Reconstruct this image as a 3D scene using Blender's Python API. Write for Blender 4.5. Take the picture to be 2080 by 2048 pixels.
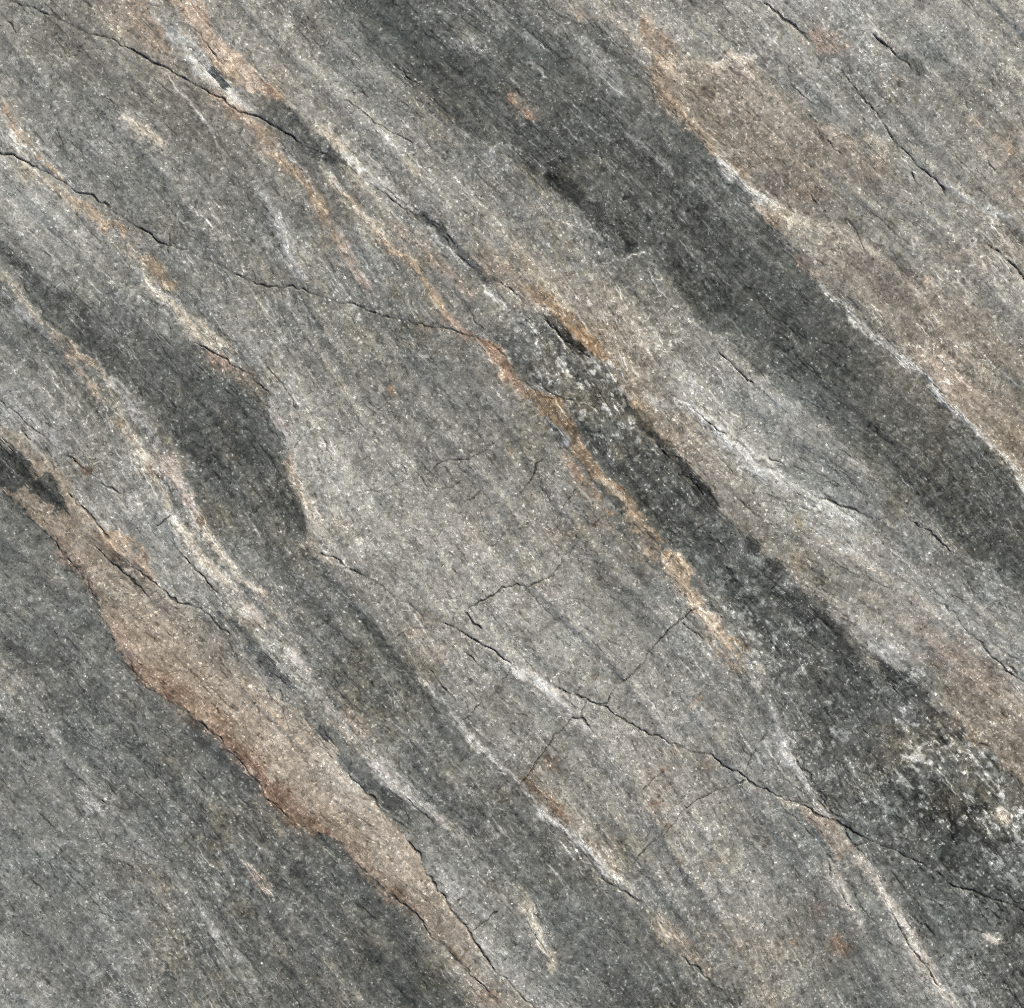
import bpy, math, time
import numpy as np

T0 = time.time()
for o in list(bpy.data.objects):
    bpy.data.objects.remove(o)
scene = bpy.context.scene

# ------------------------------------------------------------------ camera
S = 1.2 / 2080.0                      # metres per tracing unit: the view covers 1.2 m of stone
THICK = 0.035                         # slab thickness; its face lies about z = THICK
LENS = 70.0
cam_data = bpy.data.cameras.new("camera")
cam_data.lens = LENS
cam_data.sensor_width = 36.0
cam_data.sensor_fit = 'HORIZONTAL'
cam_data.clip_end = 100.0
cam = bpy.data.objects.new("camera", cam_data)
scene.collection.objects.link(cam)
cam.location = (0, 0, THICK + 1.2 * LENS / 36.0)
scene.camera = cam

# ------------------------------------------------------------------ light
SUN_AZ, SUN_EL = math.radians(40), math.radians(42)      # azimuth clockwise from +Y (top of the picture)
world = bpy.data.worlds.new("World")
scene.world = world
world.use_nodes = True
wn, wl = world.node_tree.nodes, world.node_tree.links
wn.clear()
sky = wn.new("ShaderNodeTexSky")
sky.sky_type = 'NISHITA'
sky.sun_disc = False
sky.sun_elevation = SUN_EL
sky.sun_rotation = SUN_AZ
sky.air_density = 0.85
sky.dust_density = 2.6
sky.ozone_density = 1.0
bg = wn.new("ShaderNodeBackground")
bg.inputs["Strength"].default_value = 0.085
wo = wn.new("ShaderNodeOutputWorld")
wl.new(sky.outputs[0], bg.inputs[0])
wl.new(bg.outputs[0], wo.inputs[0])
sun_data = bpy.data.lights.new("sun", 'SUN')
sun_data.energy = 2.9
sun_data.angle = math.radians(5)
sun_data.color = (1.0, 0.985, 0.875)
sun = bpy.data.objects.new("sun", sun_data)
scene.collection.objects.link(sun)
sun.rotation_euler = (math.pi / 2 - SUN_EL, 0, math.pi - SUN_AZ)
sun.location = (1, 1, 2)

vs = scene.view_settings
vs.view_transform = 'Standard'
vs.look = 'None'
vs.exposure = 0.04
vs.gamma = 1.0
vs.use_curve_mapping = False
try:
    scene.cycles.max_bounces = 4
    scene.cycles.use_denoising = False
    scene.cycles.pixel_filter_type = 'BLACKMAN_HARRIS'
    scene.cycles.filter_width = 0.6
except Exception:
    pass

# ------------------------------------------------------------------ tracing sheets
# Lines on the stone were surveyed sheet by sheet; every sheet has its own origin and scale.
V = 700.0 / 1904.0
SHEET = {0: (0, 0, 2080 / 1934.0), 1: (0, 0, V), 2: (690, 0, V), 3: (1380, 0, V), 4: (0, 680, V), 5: (690, 680, V),
         6: (1380, 680, V), 7: (0, 1348, V), 8: (690, 1348, V), 9: (1380, 1348, V), 10: (0, 0, 1040 / 1934.0),
         12: (1040, 0, 1040 / 1109.0), 13: (0, 1024, 1040 / 1109.0), 14: (1040, 1024, 1040 / 1109.0)}


def pts(k, s):
    a = np.array(s.split(), float).reshape(-1, 2)
    ox, oy, sc = SHEET[k]
    return a * sc + (ox, oy)


def path(*pieces):
    return np.vstack([pts(k, s) for k, s in pieces])


# mineral tones: x y grey warmth (sheet 0)
TONES = np.array("""
50 60 128 .1  150 110 118 .1  120 40 130 .2  300 60 145 .4  480 60 140 .2  560 40 135 .1  640 60 118 0  740 50 95 0  850 60 90 0  950 50 100 0
1050 40 115 .1  1130 60 125 .1  1220 40 150 .2  1320 40 135 0  1400 60 140 .1  1500 40 150 0  1600 50 155 0  1700 70 145 0  1800 50 160 0  1900 30 165 .2  1900 120 150 0
50 150 125 0  150 200 120 0  60 220 140 0  20 180 150 0  250 160 135 .2  350 200 128 .3  480 250 140 .3  600 150 148 .2  700 150 125 0  770 130 85 0  850 180 82 0  950 200 85 0
1050 130 92 0  1120 100 110 0  1160 170 120 0  1220 170 110 0  1300 150 135 .4  1400 150 140 .5  1450 170 140 .4  1550 130 140 0  1620 170 148 0  1700 150 140 0  1800 160 145 0  1900 200 150 .2
50 270 140 0  150 280 122 0  260 300 118 0  350 280 122 0  450 320 132 .2  560 290 105 0  640 260 148 .2  740 270 152 .1  830 260 140 0  900 270 110 0  960 270 88 0  1060 260 85 0
1150 260 88 0  1240 260 80 0  1300 250 95 0  1350 220 128 .6  1420 250 125 .5  1500 220 128 .5  1560 270 130 .3  1650 250 145 0  1750 260 145 0  1850 250 145 .2  1920 290 150 .4
40 360 165 0  110 400 165 0  220 370 130 0  320 380 125 0  420 390 128 0  520 400 132 0  580 420 128 0  650 380 125 0  720 340 150 0  780 400 125 0  880 370 148 .2  980 380 148 0
1060 390 130 0  1130 380 90 0  1230 380 85 0  1330 380 82 0  1420 390 100 0  1480 330 125 .4  1540 350 115 .3  1600 400 115 .2  1650 350 130 .1  1750 380 145 .1  1850 380 148 .3
40 480 130 0  100 480 140 0  200 520 128 0  330 520 135 0  430 470 120 0  530 500 125 0  620 520 128 0  760 520 122 0  830 480 125 0  900 450 140 .2  1000 470 152 .1  1100 470 150 0
1170 500 110 0  1270 480 75 0  1350 480 80 0  1440 490 85 0  1540 440 155 .3  1620 480 135 .4  1700 460 130 0  1800 500 140 .3  1900 470 145 .2
30 560 130 0  80 620 105 0  170 600 105 0  260 610 100 0  340 610 125 0  430 600 138 0  550 580 130 0  680 590 125 0  800 590 125 0  930 600 125 0  1000 590 120 0  1100 600 150 .3
1200 590 150 .1  1270 560 125 0  1330 540 85 0  1420 590 85 0  1530 600 92 0  1600 590 135 .3  1700 590 140 .3  1800 620 135 .5  1900 580 150 .1
40 700 130 0  130 700 125 0  230 700 130 0  280 700 105 0  350 700 95 0  430 720 95 0  520 710 140 0  600 690 130 0  700 690 122 0  820 690 120 0  920 720 125 0  1000 690 105 0
1080 690 110 0  1160 690 130 .3  1280 700 155 0  1400 680 148 0  1450 700 120 0  1530 720 90 0  1620 720 92 0  1700 740 120 .3  1780 700 135 .5  1900 720 130 .4
30 780 150 0  120 800 125 0  200 800 122 0  280 800 135 0  360 800 92 0  440 800 88 0  500 800 90 0  560 800 155 0  650 790 148 0  750 800 125 0  850 800 120 0  960 800 122 0
1060 790 115 0  1130 780 90 0  1180 760 105 0  1240 800 135 .4  1320 800 150 .2  1400 800 155 0  1520 800 145 0  1600 820 100 0  1720 820 88 0  1820 820 100 0  1900 800 130 .4
60 850 145 .1  150 870 135 0  200 900 130 0  290 900 140 0  400 880 88 0  480 900 88 0  540 900 95 0  600 900 160 0  700 880 150 0  800 890 140 0  900 890 128 0  1000 900 120 0
1080 910 118 0  1160 880 90 0  1230 890 85 0  1300 900 125 .3  1380 880 150 .2  1460 900 165 0  1560 900 150 0  1650 910 115 0  1750 900 92 0  1850 900 90 0  1920 950 95 0
30 1000 105 0  120 1070 108 0  200 980 140 0  280 990 150 0  350 1000 145 0  430 990 95 0  500 1000 92 0  560 1000 95 0  620 1000 165 0  720 1000 150 0  820 1000 150 0  900 990 145 0
1000 1000 130 0  1100 1000 122 0  1200 1000 90 0  1300 1000 85 0  1380 1000 95 0  1450 980 120 .3  1550 980 165 .2  1650 1000 155 0  1750 1000 125 0  1830 1010 88 0  1920 1040 80 0
50 1130 108 0  150 1150 108 0  230 1100 140 .6  330 1080 150 0  420 1100 125 0  500 1070 115 0  580 1080 90 0  660 1080 130 0  760 1100 145 0  860 1090 155 0  960 1080 145 0  1060 1100 140 0
1160 1100 128 0  1240 1100 125 0  1300 1060 130 0  1350 1100 95 0  1450 1100 80 0  1540 1100 120 .3  1620 1060 155 .3  1720 1070 158 0  1830 1090 140 0  1920 1100 105 0
40 1220 112 0  150 1250 110 0  260 1200 148 .8  350 1200 152 .4  420 1190 110 0  480 1180 140 0  560 1170 120 0  640 1190 100 0  720 1180 120 0  800 1180 140 0  900 1180 148 0  1000 1180 150 0
1100 1200 145 0  1200 1200 140 0  1300 1200 130 0  1380 1190 110 0  1460 1200 88 0  1540 1180 85 0  1620 1180 140 .4  1720 1170 150 .2  1820 1180 155 0  1920 1180 140 0
20 1280 145 0  100 1320 115 0  200 1330 110 0  330 1290 143 1  420 1280 155 .5  500 1280 130 0  570 1280 145 0  650 1290 98 0  740 1300 105 0  820 1290 120 0  900 1290 140 0  1000 1300 150 0
1100 1310 145 0  1200 1310 140 0  1300 1300 138 0  1380 1290 125 0  1460 1280 110 0  1560 1300 88 0  1680 1280 105 0  1760 1280 130 .4  1850 1270 140 .5  1920 1250 155 0
50 1400 120 0  150 1430 115 0  280 1400 105 0  400 1400 110 0  480 1400 140 .9  560 1400 160 .4  620 1380 125 0  700 1380 130 0  780 1400 100 0  860 1400 110 0  930 1400 140 0  1020 1400 140 0
1100 1420 142 .1  1200 1400 145 .2  1300 1400 140 0  1400 1400 130 0  1490 1400 115 0  1580 1400 100 0  1700 1400 100 0  1800 1420 110 0  1870 1400 135 .5  1920 1380 145 .6
60 1500 125 0  170 1520 125 0  300 1500 110 0  420 1500 98 0  500 1540 105 0  580 1500 148 .7  650 1480 155 .4  720 1480 130 0  800 1480 108 0  880 1480 108 0  960 1470 135 0  1050 1480 125 .3
1150 1500 140 0  1250 1480 145 .3  1330 1480 140 .2  1420 1480 142 0  1500 1490 125 0  1600 1500 98 0  1700 1480 100 0  1800 1500 85 0  1900 1480 110 0
60 1620 118 0  170 1600 135 .1  260 1590 130 0  380 1600 108 0  500 1600 98 0  600 1620 98 0  660 1590 148 .8  740 1580 150 .6  800 1580 115 0  900 1580 108 0  1000 1590 110 0  1080 1600 125 .1
1150 1580 130 .2  1250 1580 138 0  1400 1580 142 0  1500 1600 130 0  1580 1590 130 0  1680 1600 105 0  1780 1560 80 0  1880 1570 85 0
50 1720 118 0  160 1700 120 0  280 1700 125 0  400 1700 112 0  520 1700 105 0  640 1680 90 0  720 1670 140 .7  800 1680 152 .6  870 1660 145 0  950 1680 130 0  1040 1700 105 0  1120 1700 110 0
1180 1660 125 0  1280 1680 135 0  1400 1680 145 0  1500 1680 138 0  1600 1680 120 0  1650 1680 120 0  1750 1680 100 0  1880 1680 90 0
40 1800 128 0  140 1820 122 0  260 1800 118 0  380 1800 115 0  500 1800 112 0  620 1800 98 0  720 1790 95 0  850 1770 148 .6  900 1780 148 .3  980 1780 130 0  1060 1800 115 0  1140 1780 95 0
1220 1760 110 0  1300 1780 125 0  1400 1780 138 .2  1500 1780 135 .1  1600 1800 118 0  1700 1780 130 0  1800 1780 98 0  1900 1800 90 0
40 1890 138 0  160 1890 118 0  300 1890 118 0  450 1890 115 0  600 1890 108 0  750 1890 95 0  930 1875 145 .6  975 1890 145 .1  1060 1880 125 0  1150 1880 100 0  1250 1880 98 0  1340 1880 125 0
1450 1880 135 .2  1550 1880 120 0  1650 1880 110 0  1770 1880 140 0  1850 1880 105 0  1920 1890 88 0
20 490 96 0  60 540 90 0  120 600 88 0  200 660 92 0  160 640 90 0  25 870 62 0  75 930 66 0  15 840 130 .5  70 900 140 .7  110 980 140 .7
""".split(), float).reshape(-1, 4)
TONES[:, :2] *= SHEET[0][2]
mid = np.exp(-(((TONES[:, 0] - 980) / 430) ** 2 + ((TONES[:, 1] - 1130) / 330) ** 2))
TONES[:, 3] += 0.18 * mid * (TONES[:, 2] > 112)
TONES[:, 2] += 11 * mid * (TONES[:, 2] > 112)      # the paler bed in the middle
dd = TONES[:, 2] - 124
TONES[:, 2] = 130 + np.where(dd > 0, 0.95, 0.95) * dd

# ------------------------------------------------------------------ bands with a border of their own
BANDS = {
    # name: (label, softness, roughness, height in mm, outline)
    "dark_band": ("broad charcoal band crossing the upper half", 4, 7, -1.0, path(
        (2, "-400 -500 -150 -150 60 60 200 250 290 340 400 460 500 560 650 690 700 740 900 830 980 900 1080 1010 1200 1110 1330 1200 1400 1280 1450 1370 1530 1410 1620 1430 1720 1400 1800 1450"),
        (3, "0 1640 100 1790 180 1870"),
        (6, "250 0 330 100 450 220 620 310 700 420 830 540 940 640 1060 760 1200 880 1290 970 1420 1080 1550 1200 1700 1270 1800 1370 1904 1460 2400 1900 2900 2100 2900 1700 2500 1400 2200 1130 1904 860 1840 770 1760 690 1690 600 1560 470 1440 350 1370 260 1260 170 1150 90 1080 30"),
        (3, "1060 1870 950 1750 850 1650 780 1570 700 1490 610 1390 540 1300 480 1200 450 1120 360 1050 290 960 220 860 140 780 60 690 0 620"),
        (2, "1870 600 1800 570 1740 490 1700 400 1640 300 1500 230 1420 150 1300 100 1200 50 1130 -20 900 -300 700 -600"))),
    "slate_band": ("dark slate-grey band down the left and lower middle", 4.5, 6, -0.8, path(
        (1, "-500 900 -200 1150 0 1330 120 1440 260 1560 400 1640 560 1760 640 1850"),
        (4, "420 -60 700 10 900 40 1060 50 1180 100 1280 175 1400 230 1495 330 1500 420 1540 500 1570 600 1600 700 1590 820 1640 910 1680 1000 1710 1150 1760 1210 1830 1300 1904 1390"),
        (5, "200 1620 350 1800 480 1904"),
        (8, "560 200 650 330 750 450 870 570 960 660 1000 700 1100 830 1250 950 1350 1040 1450 1140 1550 1230 1670 1330 1780 1430 1904 1570"),
        (9, "0 1580 120 1700 250 1830 320 1904 700 2350 1000 2700"),
        (8, "1950 2700 1700 2300 1420 1990 1300 1850 1200 1700 1130 1560 1080 1400 1030 1300 980 1230 850 1100 700 950 550 850 400 720 250 570 100 450 0 370"),
        (7, "1760 250 1700 100 1640 0"),
        (4, "1600 1530 1450 1400 1330 1300 1240 1200 1150 1080 1100 950 1050 850 1000 700 930 620 850 500 760 420 680 320 560 230 440 110 350 20"),
        (1, "250 1780 150 1650 60 1500 0 1440 -300 1200 -600 1000"))),
    "tan_band": ("tan rust-edged band curving down the lower left", 3, 3, 1.0, path(
        (4, "-700 100 -300 330 0 505 60 530 115 530 180 605 280 700 330 775 380 860 430 930 540 1040 590 1110 660 1190 760 1290 850 1350 910 1420 960 1475 1030 1490 1120 1525 1170 1570 1240 1640 1285 1700 1340 1760"),
        (7, "1430 60 1480 150 1570 220 1640 260 1700 330 1800 430 1880 500"),
        (8, "0 560 130 690 250 830 370 950 450 1080 500 1190 590 1300 640 1390 730 1500 800 1610 900 1750 1010 1840 1080 1904 1500 2300 1800 2650 1450 2650 1150 2250 890 1904 820 1810 740 1730 650 1660 580 1560 480 1480 420 1390 340 1320 260 1260 190 1170 70 1050 0 970"),
        (7, "1800 960 1680 900 1570 840 1480 720 1390 600 1300 490 1180 390 1080 310 960 225 860 170 760 80 705 0"),
        (4, "690 1800 640 1720 600 1620 530 1540 510 1430 440 1320 350 1230 280 1130 200 1050 110 950 40 900 0 850 -300 640 -700 400"))),
    "black_lens": ("near-black lens inside the tan band at the left edge", 4, 6, -1.2, path(
        (4, "-500 300 -200 520 0 600 100 660 160 740 200 785 260 790 320 900 365 1000 300 985 200 900 130 830 90 880 0 850 -200 760 -500 600"))),
    "mottled_band": ("dark flaky band widening to the lower right corner", 5, 8, -0.6, path(
        (5, "800 20 900 90 960 200 1060 290 1200 360 1270 480 1360 640 1480 760 1560 830 1650 960 1750 1090 1830 1180 1904 1260"),
        (6, "20 1260 100 1420 220 1560 330 1720 430 1830"),
        (9, "400 0 500 90 560 200 620 330 660 480 720 620 760 750 880 870 1000 1010 1100 1200 1180 1330 1290 1480 1400 1620 1500 1760 1600 1904 1900 2300 2200 2800 2900 2800 2900 1400 2400 1050 2100 860 1904 680 1800 590 1720 500 1640 470 1500 400 1400 290 1330 170 1220 60"),
        (6, "1150 1904 1000 1790 880 1660 780 1540 680 1420 570 1300 460 1220 380 1130 240 1000 170 940 90 850 0 760"),
        (5, "1860 720 1720 590 1620 480 1580 340 1500 220 1380 130 1200 0 1100 -90 1000 -100"))),
    "buff_band": ("buff orange-tinted band right of the charcoal band", 7, 9, 0.6, path(
        (2, "1860 600 1800 570 1745 490 1750 350 1740 270"),
        (3, "0 325 90 355 180 387 260 345 330 332 430 345 480 420 600 510 760 640 950 780 1150 920 1350 1050 1550 1200 1750 1350 2000 1560 2300 1850 2800 2300"),
        (6, "2900 1700 2500 1400 2200 1130 1904 860 1840 770 1760 690 1690 600 1560 470 1440 350 1370 260 1260 170 1150 90 1080 30"),
        (3, "1060 1870 950 1750 850 1650 780 1570 700 1490 610 1390 540 1300 480 1200 450 1120 360 1050 290 960 220 860 140 780 60 690 0 620"))),
}

# ------------------------------------------------------------------ veins, streaks and patches
COL = dict(W=(212, 208, 200), C=(199, 189, 173), O=(188, 157, 122), R=(160, 128, 105), T=(172, 155, 138), P=(186, 170, 158),
           K=(42, 43, 41), D=(78, 80, 79), L=(174, 172, 168))
NAME = dict(W="quartz_vein", C="cream_vein", O="ochre_vein", R="rust_vein", T="tan_streak", P="pinkish_streak", K="black_streak",
            D="dark_streak", L="pale_streak")
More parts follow.
